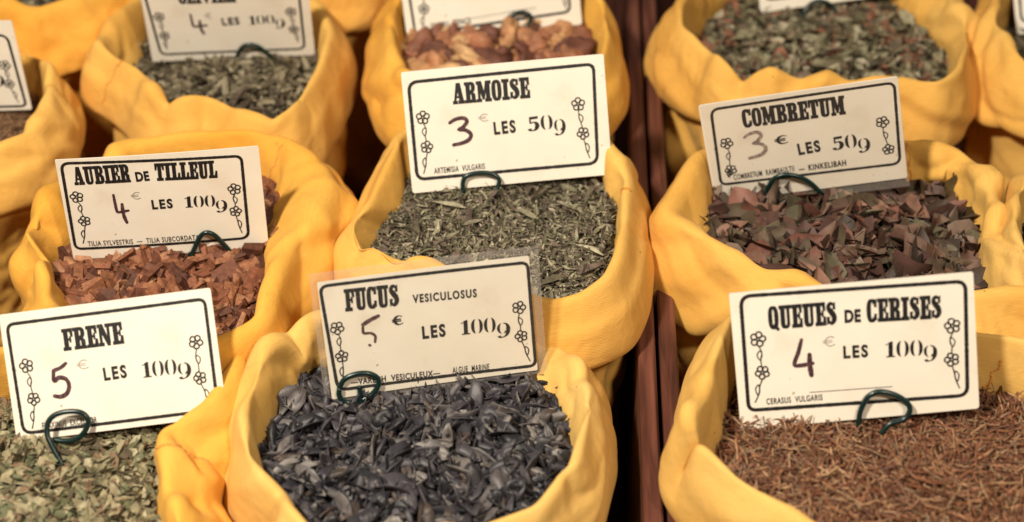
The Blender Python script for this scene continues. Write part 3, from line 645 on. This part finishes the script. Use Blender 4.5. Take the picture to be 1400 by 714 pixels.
DIG = {
 '1': (.42, [R_(.14, .06, .31, .94), P_((0, .82), (.14, .86), (.14, .93), (.31, 1), (.31, .92), (.18, .86), (0, .76)), R_(.03, 0, .42, .08)]),
 '0': (.56, [('r', sup(.25, .5, .25, .5, 2.1, 100, 260), sup(.20, .5, .07, .46, 2.2, 100, 260)), ('r', sup(.31, .5, .25, .5, 2.1, -80, 80), sup(.36, .5, .07, .46, 2.2, -80, 80))]),
 '5': (.52, [P_((.07, .98), (.46, 1), (.46, .82), (.10, .80)), R_(.06, .52, .11, .97), ('s', [(.10, .52), (.22, .60), (.36, .55), (.42, .35), (.34, .10), (.18, .02)], [.05, .08, .17, .19, .14, .06]), ('s', [(.16, .02), (.05, .08), (.03, .18)], [.06, .13, .17])]),
 'g': (.54, [('r', sup(.22, .64, .22, .36, 2.1, 95, 265), sup(.19, .64, .07, .32, 2.2, 95, 265)), ('s', [(.28, 1), (.40, .93), (.47, .72), (.45, .35), (.36, .12), (.22, .02)], [.05, .12, .17, .17, .12, .05]), ('s', [(.28, .30), (.33, .34), (.36, .45)], [.04, .06, .08]), ('s', [(.22, .02), (.10, .05), (.06, .14)], [.06, .12, .16])]),
}
def draw(ink, prims, xf):
    for p in prims:
        if p[0] == 'p': ink.poly([xf(*q) for q in p[1]])
        elif p[0] == 'r': ink.strip([xf(*q) for q in p[1]], [xf(*q) for q in p[2]])
        elif p[0] == 's':
            P = crom(p[1], 30); wv = np.interp(np.linspace(0, 1, 30), np.linspace(0, 1, len(p[2])), p[2])
            Tn = np.gradient(P, axis=0); Tn /= np.linalg.norm(Tn, axis=1)[:, None]; Nn = np.c_[-Tn[:, 1], Tn[:, 0]]*wv[:, None]/2
            ink.strip([xf(*q) for q in P+Nn], [xf(*q) for q in P-Nn])
def line_xf(a, b, h, width, x0):
    a = np.array(a, float); b = np.array(b, float); e = (b-a)/np.linalg.norm(b-a); k = np.linalg.norm(b-a)/width; p = np.array([-e[1], e[0]])
    return lambda x, y: tuple(a + e*(x0+x)*k + p*y*h)
def word(ink, font, text, a, b, h, gap=.045, bold=.016):
    tot = sum(font[c][0] for c in text)+gap*(len(text)-1); x = 0
    for c in text:
        xf = line_xf(a, b, h, tot, x)
        for ox in (-bold, bold): draw(ink, font[c][1], lambda u, v, ox=ox: xf(u+ox, v))
        x += font[c][0]+gap
_txt = {}
def sans(ink, text, a, b, h, bold=.0, space=1.12):
    key = (text, bold, space)
    if key not in _txt:
        cu = bpy.data.curves.new('lettering', 'FONT'); cu.body = text; cu.offset = bold; cu.space_character = space; cu.resolution_u = 4
        o = bpy.data.objects.new('lettering', cu); COL.objects.link(o); dg = bpy.context.evaluated_depsgraph_get()
        me = bpy.data.meshes.new_from_object(o.evaluated_get(dg)); bpy.data.objects.remove(o); bpy.data.curves.remove(cu)
        V = np.array([v.co[:2] for v in me.vertices]); F = [tuple(p.vertices) for p in me.polygons]; bpy.data.meshes.remove(me)
        mn = V.min(0); _txt[key] = ((V-mn), F, V.max(0)-mn)
    V, F, ext = _txt[key]; xf = line_xf(a, b, h/ext[1], ext[0], 0)
    z = .00022+(ink.k % 60)*2.5e-6; ink.k += 1; n = len(ink.V)
    for v in V: x, y = xf(*v); ink.V.append((x/1000, y/1000, z))
    ink.F += [tuple(n+i for i in f) for f in F]

HAND = {
 '3': [([(.03, .84), (.30, .95), (.66, .97), (.82, .84), (.62, .64), (.40, .56), (.72, .52), (.95, .34), (.80, .14), (.45, .05), (.12, .02)], 2.2)],
 '4a': [([(.06, 1), (.08, .72), (.12, .44), (.22, .38), (.6, .40), (1, .42)], 1.7), ([(.60, .66), (.58, .42), (.62, .2), (.74, 0)], 2.0)],
 '4b': [([(.50, 1), (.30, .68), (.04, .34), (.4, .30), (1, .33)], 2.0), ([(.86, .58), (.84, .3), (.88, 0)], 2.4)],
 '5': [([(.95, .97), (.60, .86), (.16, .80)], 2.0), ([(.16, .80), (.12, .5), (.45, .58), (.85, .50), (.96, .30), (.78, .10), (.40, .02), (.03, .06)], 2.3)],
 '5w': [([(.95, .98), (.5, .88), (.10, .76)], 2.2), ([(.10, .76), (.06, .55), (.12, .46), (.45, .44), (.66, .32), (.62, .12)], 1.5), ([(.30, .05), (.34, .03)], 1.6)],
}
def ornament(ink, up, low, tail, r, side, rs, simple=False):
    lw = 1.05
    def flower(c, r):
        a0 = rs.uniform(0, 1.2)
        for k in range(5):
            a = a0+2*math.pi*k/5; p = (c[0]+.60*r*math.cos(a), c[1]+.60*r*math.sin(a))
            ink.stroke([(p[0]+.40*r*math.cos(q)*rs.uniform(.93, 1.07), p[1]+.40*r*math.sin(q)*rs.uniform(.93, 1.07)) for q in np.linspace(0, 2*math.pi, 9)[:-1]], lw, 22, True)
        ink.stroke([(c[0]+.2*r*math.cos(q), c[1]+.2*r*math.sin(q)) for q in np.linspace(0, 2*math.pi, 7)[:-1]], lw*.8, 14, True)
    up, low, tail = map(np.array, (up, low, tail))
    flower(up, r)
    if np.linalg.norm(up-low) > 1:
        flower(low, r*.92)
        m = (up+low)/2; ink.stroke([up+[0, -r*.9], m+[side*1.2, 2.2], m+[side*.2, -2.5], low+[0, r*.8]], .75, 24)
        lf = m+[-side*.3, .2]; ink.stroke([lf+[side*.6, 3.2], lf+[-side*1.5, .6], lf+[0, -2.9], lf+[side*1.5, .4]], .75, 26, True)
    if np.linalg.norm(low-tail) > r:
        m = (low*.45+tail*.55); ink.stroke([low+[0, -r*.8], m+[side*.9, 1.5], m+[side*.4, -2.5], tail], .8, 24)
        lf = m+[-side*.6, -.8]; ink.stroke([lf+[side*.8, 3.6], lf+[-side*1.2, .8], lf+[0, -3.4], lf+[side*1.3, .4]], .8, 26, True)
def price_card(key, label, title=(), les=None, num=None, g=None, hand=None, eur=None, small=(), line=None, border=((-69, 88), (68, 84), (67, 8), (-70, 11)),
               fl=((-61, 55), (-60, 33), (-64, 14)), fr=((58, 54), (58, 33), (62, 14)), film=None, seed=1):
    q = POSE[key]; rs = np.random.default_rng(seed); Mx = pose_mat(q)
    root = empty('price_card', q[:3], Mx.to_euler(), q[6]); tag(root, label, 'price card', 'cream price cards stuck in the sacks')
    # panel: plastic card with worn corners, 1 mm thick, slightly bowed
    bow = rs.uniform(-.0022, .0022); skew = rs.uniform(-.0012, .0012)
    def bend(V):
        V = np.array(V, float); V[:, 2] += bow*(V[:, 0]/.075)**2 + skew*(V[:, 0]/.075)*(V[:, 1]/.045-1); return V
    xs = np.unique(np.r_[-CW/2+np.array([0, .0002, .0006, .0012, .002]), np.linspace(-CW/2+.004, CW/2-.004, 26), CW/2-np.array([0, .0002, .0006, .0012, .002])])
    cr = rs.uniform(.0006, .0022, 4)
    def inset(x, r): d = CW/2-abs(x); return 0 if d >= r else r-math.sqrt(max(0, r*r-(r-d)**2))
    V = []; F = []; ny = 10; m = len(xs)
    for z in (0, -.001):
        for x in xs:
            y0, y1 = inset(x, cr[0 if x < 0 else 1]), CH-inset(x, cr[2 if x < 0 else 3])
            V += [(x, y0+(y1-y0)*k/ny, z) for k in range(ny+1)]
    gi = lambda l, i, k: l*m*(ny+1)+i*(ny+1)+k
    for i in range(m-1):
        for k in range(ny): F += [(gi(0, i, k), gi(0, i+1, k), gi(0, i+1, k+1), gi(0, i, k+1)), (gi(1, i, k), gi(1, i, k+1), gi(1, i+1, k+1), gi(1, i+1, k))]
        F += [(gi(0, i, 0), gi(1, i, 0), gi(1, i+1, 0), gi(0, i+1, 0)), (gi(0, i, ny), gi(0, i+1, ny), gi(1, i+1, ny), gi(1, i, ny))]
    for k in range(ny): F += [(gi(0, 0, k), gi(0, 0, k+1), gi(1, 0, k+1), gi(1, 0, k)), (gi(0, m-1, k), gi(1, m-1, k), gi(1, m-1, k+1), gi(0, m-1, k+1))]
    panel = mesh_obj('card_panel', bend(V), F, M_CARD, root)
    Ink.bend = staticmethod(bend)
    ink = Ink(); b = [np.array(p, float) for p in border]; P = []
    for i in range(4):
        p, a, c = b[i], b[i-1], b[(i+1) % 4]; rad = rs.uniform(5, 7.5)
        p0 = p+(a-p)/np.linalg.norm(a-p)*rad; p1 = p+(c-p)/np.linalg.norm(c-p)*rad
        for t in np.linspace(0, 1, 9): P.append((1-t)**2*p0+2*t*(1-t)*p+t*t*p1)
        nx = b[(i+1) % 4]+(p-c)/np.linalg.norm(p-c)*7.5
        for t in np.linspace(0, 1, 60)[1:-1]: P.append(p1+(nx-p1)*t)
    ink.stroke(np.array(P), rs.uniform(2.2, 2.5), closed=True, smooth=False, jit=.045, rs=rs); ink.build('printed_border', M_INK, panel)
    for o in (fl, fr):
        if o: ink = Ink(); ornament(ink, *o, 4.8, 1 if o is fl else -1, rs); ink.build('flower_ornament', M_INK, panel)
    ink = Ink()
    for t, a, c, h in title:
        if t == 'DE': sans(ink, t, a, c, h, .05, 1.1)
        elif t == 'VESICULOSUS': sans(ink, t, a, c, h, .035, 1.25)
        else: word(ink, SLAB, t, a, c, h)
    ink.build('title_lettering', M_INK, panel)
    ink = Ink()
    if les: sans(ink, 'LES', les[0], les[1], les[2]*.97, .045, 1.3)
    if num: word(ink, DIG, num[0], num[1], num[2], num[3]*.95, .09)
    if g: draw(ink, DIG['g'][1], lambda x, y: (g[0][0]+(g[1][0]-g[0][0])*x/.54, g[0][1]+(g[1][1]-g[0][1])*y))
    ink.build('price_lettering', M_INK, panel)
    if hand:
        ink = Ink(); kind, p0, p1, mat = hand
        for s_, wd in HAND[kind]:
            ink.stroke(s_, [wd*1.1, wd*1.4, wd*1.25, wd*1.45, wd*1.2], 50, xf=lambda x, y: (p0[0]+(p1[0]-p0[0])*x, p0[1]+(p1[1]-p0[1])*y), jit=.03, rs=rs)
        ink.build('handwritten_price', mat, panel)
    if eur:
        ink = Ink(); p0, p1, bold = eur; xf = lambda x, y: (p0[0]+(p1[0]-p0[0])*x, p0[1]+(p1[1]-p0[1])*y)
        ink.stroke([(.95, .90), (.62, 1), (.30, .80), (.20, .5), (.32, .18), (.62, .02), (.98, .14)], [.5, .9, 1.9, 2.3, 1.9, .9, .6] if bold else .55, 30, xf=xf)
        for y in (.40, .60): ink.stroke([(.0, y), (.35, y), (.78, y+.02)], 1.0 if bold else .4, 10, xf=xf)
        ink.build('euro_sign', M_INK if bold else M_INKTHIN, panel)
    ink = Ink()
    for t, a, c, h, bd in small: sans(ink, t, a, c, h*.9, bd+.012, 1.15)
    if line: ink.stroke([line[0], line[1]], .45, 8, smooth=False)
    ink.build('botanical_lettering', M_INK, panel)
    if film:
        mf = M_SEAL; x0, x1, y0, y1 = [v/1000 for v in film]; e = .0012
        quads = [(x0, -CW/2-e, y0, y1), (CW/2+e, x1, y0, y1), (-CW/2-e, CW/2+e, CH+e, y1), (-CW/2-e, CW/2+e, y0, -e)]
        V = []; F = []
        for a, b_, c, d in quads:
            if b_-a < .0004 or d-c < .0004: continue
            n = len(V); nx = 24
            for k in range(nx+1): V += [(a+(b_-a)*k/nx, c, -.0004), (a+(b_-a)*k/nx, d, -.0004)]
            F += [(n+2*k, n+2*k+2, n+2*k+3, n+2*k+1) for k in range(nx)]
        seal = (bend(V), F)
        x0, x1, y0, y1 = [v/1000 for v in film]; V = []; F = []; nx, ny = 34, 22
        for zz in (.0007, -.0014):
            for j in range(ny+1):
                for i in range(nx+1):
                    u, v = i/nx, j/ny; V.append((x0+(x1-x0)*u, y0+(y1-y0)*v, zz+.0012*max(0, abs(2*u-1)-.86)*8*math.sin(7*v+seed)*.5))
        m = (nx+1)*(ny+1)
        for j in range(ny):
            for i in range(nx):
                a = j*(nx+1)+i; F.append((a, a+1, a+nx+2, a+nx+1)); F.append((m+a, m+a+nx+1, m+a+nx+2, m+a+1))
        sl = mesh_obj('plastic_sleeve', bend(V), F, M_FILM, root, True); mesh_obj('sealed_edge', seal[0], seal[1], M_SEAL, sl)
    return root
def small_grey(*a): return a
price_card('queues', 'cream card reading QUEUES DE CERISES standing in the red brown stalks',
  [('QUEUES', (-52, 64.2), (-10, 63.7), 15.3), ('DE', (-5, 64.3), (5, 64), 8.6), ('CERISES', (8.8, 63.2), (54.3, 61.8), 15.3)], ((-7.3, 40.9), (8.1, 40.5), 8.9), ('100', (19, 39.4), (41.5, 38.4), 11), ((42.5, 34.3), (50.4, 44.7)),
  ('4b', (-38.5, 32), (-26.5, 55.8), M_MARK), ((-19.3, 50), (-11.9, 56.2), 0), [('CERASUS  VULGARIS', (-57.4, 15.2), (-22.1, 14.8), 4.6, .012)], ((-29.8, 20.8), (21.6, 19.8)),
  ((-68, 87.5), (70, 84.4), (68, 9.5), (-69, 12.5)), ((-59.5, 58.7), (-58.4, 36.7), (-64.4, 17.5)), ((60.8, 56.2), (59.4, 34.2), (63.3, 14.9)), seed=1)
price_card('frene', 'cream card reading FRENE leaning back over the pale green leaf flakes',
  [('FRENE', (-32.6, 59), (10.2, 59), 15.6)], ((-7.2, 34.6), (9.2, 34.9), 9.9), ('100', (20.3, 33.5), (43.9, 33), 11.6), ((45, 29.3), (54, 40.4)),
  ('5', (-44, 27.2), (-32, 51.2), M_MARK), ((-25.4, 45), (-16.9, 51.2), 0), [('FRAXINUS  EXCELSIOR', (-55.4, 6.7), (-16.2, 6.4), 5, .012)], None,
  ((-70.3, 82.5), (70, 82.8), (69.3, 5), (-69.3, 5.2)), ((-60.6, 52.2), (-58.8, 28.4), (-62.6, 8)), ((60, 53.7), (59.6, 28.5), (65, 8.3)), seed=2)
price_card('aubier', 'cream card reading AUBIER DE TILLEUL standing in the red brown wood chips',
  [('AUBIER', (-63.6, 67.3), (-22.2, 67.5), 16), ('DE', (-18.2, 67.3), (-8.1, 67.6), 8.7), ('TILLEUL', (-3.6, 67), (42.1, 65.7), 15.4)], ((-9.5, 41.7), (6.2, 41.8), 9.1), ('100', (15.4, 41.5), (37.7, 40.7), 10.8), ((38.3, 35.1), (46.6, 45.6)),
  ('4a', (-37.3, 31.7), (-27.5, 57), M_MARK), ((-23.9, 52), (-17, 58.1), 0), [('TILIA SYLVESTRIS  —  TILIA SUBCORDATA', (-62.1, 11.6), (22.7, 11.6), 5.2, .008)], None,
  ((-71, 87), (61.5, 83), (60.4, 9.6), (-72, 9.6)), ((-64.0, 56.8), (-61.5, 34.9), (-65.6, 14.5)), ((53.6, 54.6), (52.6, 34.7), (55.7, 14.8)), seed=3)
price_card('armoise', 'cream card reading ARMOISE standing in the fine grey green herb',
  [('ARMOISE', (-38.7, 62.8), (18.4, 62.4), 15.6)], ((-10.5, 37.3), (5.9, 37.6), 10.2), ('50', (15.6, 37.7), (33.3, 37.9), 11.4), ((34.4, 32.9), (42.7, 44.6)),
  ('3', (-43.1, 32.6), (-26.9, 52.8), M_MARK), ((-21.3, 48.3), (-14.1, 53.6), 0), [('ARTEMISIA  VULGARIS', (-57.5, 12.9), (-19.5, 12.9), 4.9, .012)], None,
  ((-70.2, 82), (67, 83.2), (64.6, 9.4), (-70.5, 10)), ((-62.1, 55.4), (-61.2, 33.4), (-65.3, 14.1)), ((53.5, 54.6), (55.5, 32.7), (59.1, 13.9)), seed=4)
price_card('fucus', 'cream card reading FUCUS VESICULOSUS in a clear sleeve above the blue grey seaweed',
  [('FUCUS', (-57.6, 65.5), (-19.8, 64.3), 17), ('VESICULOSUS', (-10, 65), (35.7, 63.4), 6.6)], ((-5.8, 36.3), (11, 36), 10.6), ('100', (22.3, 35.7), (46.8, 34.8), 12), ((48, 29.6), (57.2, 40.9)),
  ('5w', (-48, 36.7), (-34.5, 59.4), M_MARK), ((-25.7, 50.1), (-18.3, 56.9), 1), [('—VARECH  VESICULEUX—', (-60.1, 8.6), (4, 6), 5.4, .02), ('ALGUE  MARINE', (13.1, 6.3), (39.9, 5.3), 5.6, .008)], None,
  ((-73.3, 87), (73.6, 85.4), (73.8, 4), (-70, 6.5)), ((-65, 54.1), (-64.2, 32.1), (-66, 11.9)), ((65, 51.4), (65, 28.9), (70, 8.2)), (-80, 82, -3, 97), seed=5)
price_card('combretum', 'cream card reading COMBRETUM in clear film above the broken brown leaves',
  [('COMBRETUM', (-43.6, 64.5), (34, 64.3), 16.6)], ((-4.9, 33.2), (12.3, 34.1), 11.2), ('50', (22.1, 33.7), (39.7, 33.9), 12.6), ((40.6, 28.4), (49.4, 40.7)),
  ('3', (-44.6, 36.5), (-28.4, 60), M_MARKPALE), ((-21.4, 45.8), (-11.7, 53.1), 1), [('COMBRETUM  RAIMBAULTII', (-57.3, 18.6), (-9.9, 19.6), 5.8, .008), ('—', (-6.4, 19.8), (-2, 19.8), 1, .02), ('KINKELIBAH', (1, 18.4), (30, 18.5), 6, .02)], None,
  ((-66, 85), (72, 85.6), (70.6, 14), (-68, 16)), ((-58.4, 53.2), (-58.5, 28.5), (-61.5, 24)), ((60.5, 52.9), (62.9, 28.1), (65, 24)), (-74, 76, -8, 90.5), seed=6)
price_card('olivier', 'cream card reading OLIVIER cut by the top edge above the grey olive leaves',
  [('OLIVIER', (-42, 63), (9, 63.5), 15.5)], ((-6.2, 37.6), (9.8, 38.4), 9), ('100', (18.6, 37.8), (41.3, 38.3), 10.5), ((42, 32.8), (50.3, 43)),
  ('4a', (-34.4, 29.5), (-20.5, 51.5), M_MARK), ((-21, 46.5), (-14.7, 52.5), 0), (), None, ((-72, 84), (66, 84), (66, 8), (-66, 8)), ((-62, 50), (-60, 29), (-60, 14)), ((57, 51), (58, 31), (61, 16)), seed=7)
price_card('root', 'cream card cut by the top edge standing in the pale brown root pieces', small=[('GUIMU  TENCE', (-53.8, 11.6), (-19.2, 12.6), 5.4, .02)], line=((-18.2, 16.4), (37.1, 19)),
  border=((-70, 84), (68, 84), (65.6, 12), (-67.6, 8.5)), fl=((-56, 51), (-57.7, 29), (-61.5, 12)), fr=((58, 52), (60, 31), (62.8, 15)), seed=8)
price_card('left', 'cream card cut by the left edge in the sack of fine brown shreds', g=((47, 25), (56, 36)), border=((-70, 82), (68, 76), (70.5, 4), (-70, 5)), fl=((-61, 52), (-60, 30), (-64, 10)), fr=((60, 46.2), (60, 27.4), (64.6, 8)), seed=9)
price_card('topright', 'cream card at the top edge standing in the flat olive leaf flakes', fl=None, fr=None, seed=10)
price_card('right', 'cream card cut by the right edge in the back row right sack', fl=None, fr=None, seed=11)

# ------------------------------------------------------------------ green wire holders
def wire(key, label, P, z0=.0030, z1=.0055, extra=()):
    q = POSE[key]; Mx = np.array(pose_mat(q)); org = np.array(q[:3])
    objs = [(P, z0, z1)] + list(extra); V = []; F = []
    for P, a, b in objs:
        m = len(P); L = np.c_[np.array(P, float)/1000*q[6], np.linspace(a, b, m)]
        L = crom(L, max(30, m*9)); Vt, Ft = tube(L@Mx.T, .00185, 10); n = sum(len(v) for v in V)
        V.append(Vt); F += [tuple(n+i for i in f) for f in Ft]
    o = mesh_obj('wire_card_holder', np.vstack(V), F, M_WIRE, None, True, loc=org)
    tag(o, label, 'card holder', 'green wire card holders')
wire('queues', 'green wire loop clipping the QUEUES DE CERISES card', [(-2, -16), (-.7, .7), (1.6, 8.8), (6.6, 16.2), (13.8, 18.4), (23.4, 15.1), (30.1, 9.2), (30.9, 3.9), (26.7, -1), (18.2, -3), (12, -9)])
wire('frene', 'green wire loop with a long stem clipping the FRENE card', [(-38, -32), (-40, -20.3), (-44.8, -8.8), (-48.7, 2.6), (-47.4, 11.5), (-42.2, 16.3), (-32.9, 17.5), (-24.1, 15.5), (-20.3, 9.9), (-23.1, 3), (-30.2, -2.4), (-39.4, -3.1), (-47.4, -1.2)], .013, .0035)
wire('aubier', 'green wire triangle clipping the AUBIER DE TILLEUL card', [(8, -16), (11.8, -6.8), (17.5, 4.3), (23.9, 16.7), (29.3, 20.3), (35.2, 17.3), (40.7, 9.2), (45.5, .3), (43.5, -7.3), (40, -16)])
wire('armoise', 'low square green wire loop clipping the ARMOISE card', [(-36, -16), (-37.1, -3.2), (-37.2, 3.7), (-34.4, 9.2), (-25.8, 10.9), (-15.2, 9.4), (-10.2, 5), (-11.5, -1), (-14.2, -5.4), (-17, -16)])
wire('fucus', 'oval green wire ring with an inner prong clipping the FUCUS card', [(-69, 8.6), (-64.2, 15.1), (-55.8, 17.8), (-47, 17), (-41, 12.5), (-41.4, 6.2), (-47.3, -.1), (-57.4, -3.6), (-66.2, -2.2), (-69.6, 3.3), (-68.6, 9)], .003, .004,
     [([(-54.5, 8.2), (-54.6, 3), (-55.2, -3.2)], .0032, .0042), ([(-40, 2), (-31.5, -5.2), (-23.4, -14.6), (-18, -22)], -.004, -.006)])
wire('combretum', 'leaning green wire loop clipping the COMBRETUM card', [(24, -24), (14.5, -11.9), (9.1, -2.3), (1.7, 9.3), (-7.4, 17.2), (-17, 20.3), (-25.9, 18.3), (-31.2, 11.1), (-34.4, 2.9), (-33.1, -4.4), (-27.7, -7.5), (-19, -5), (-12, -10)], .006, .003)
wire('olivier', 'green wire arch clipping the OLIVIER card', [(-3, -16), (.1, -5), (3.6, 4.8), (8.8, 15), (16.1, 18.4), (24, 16), (30.4, 9.8), (35, 3.6), (34.2, -4), (32, -16)])
wire('root', 'green wire loop with a stem clipping the card among the root pieces', [(20, -22), (15.7, -10.7), (12.2, -4.1), (9.6, 5.9), (10.3, 11.8), (16.2, 16), (23.6, 17.5), (30, 14.9), (31.3, 10.6), (27.2, 5.6), (20.8, 2.7), (13.5, 2.4)])
wire('topright', 'green wire arch at the top edge among the olive leaf flakes', [(-38, -16), (-36, -5.9), (-29, 1.8), (-18.7, 3.4), (-9.2, -3.3), (-7.5, -16)])
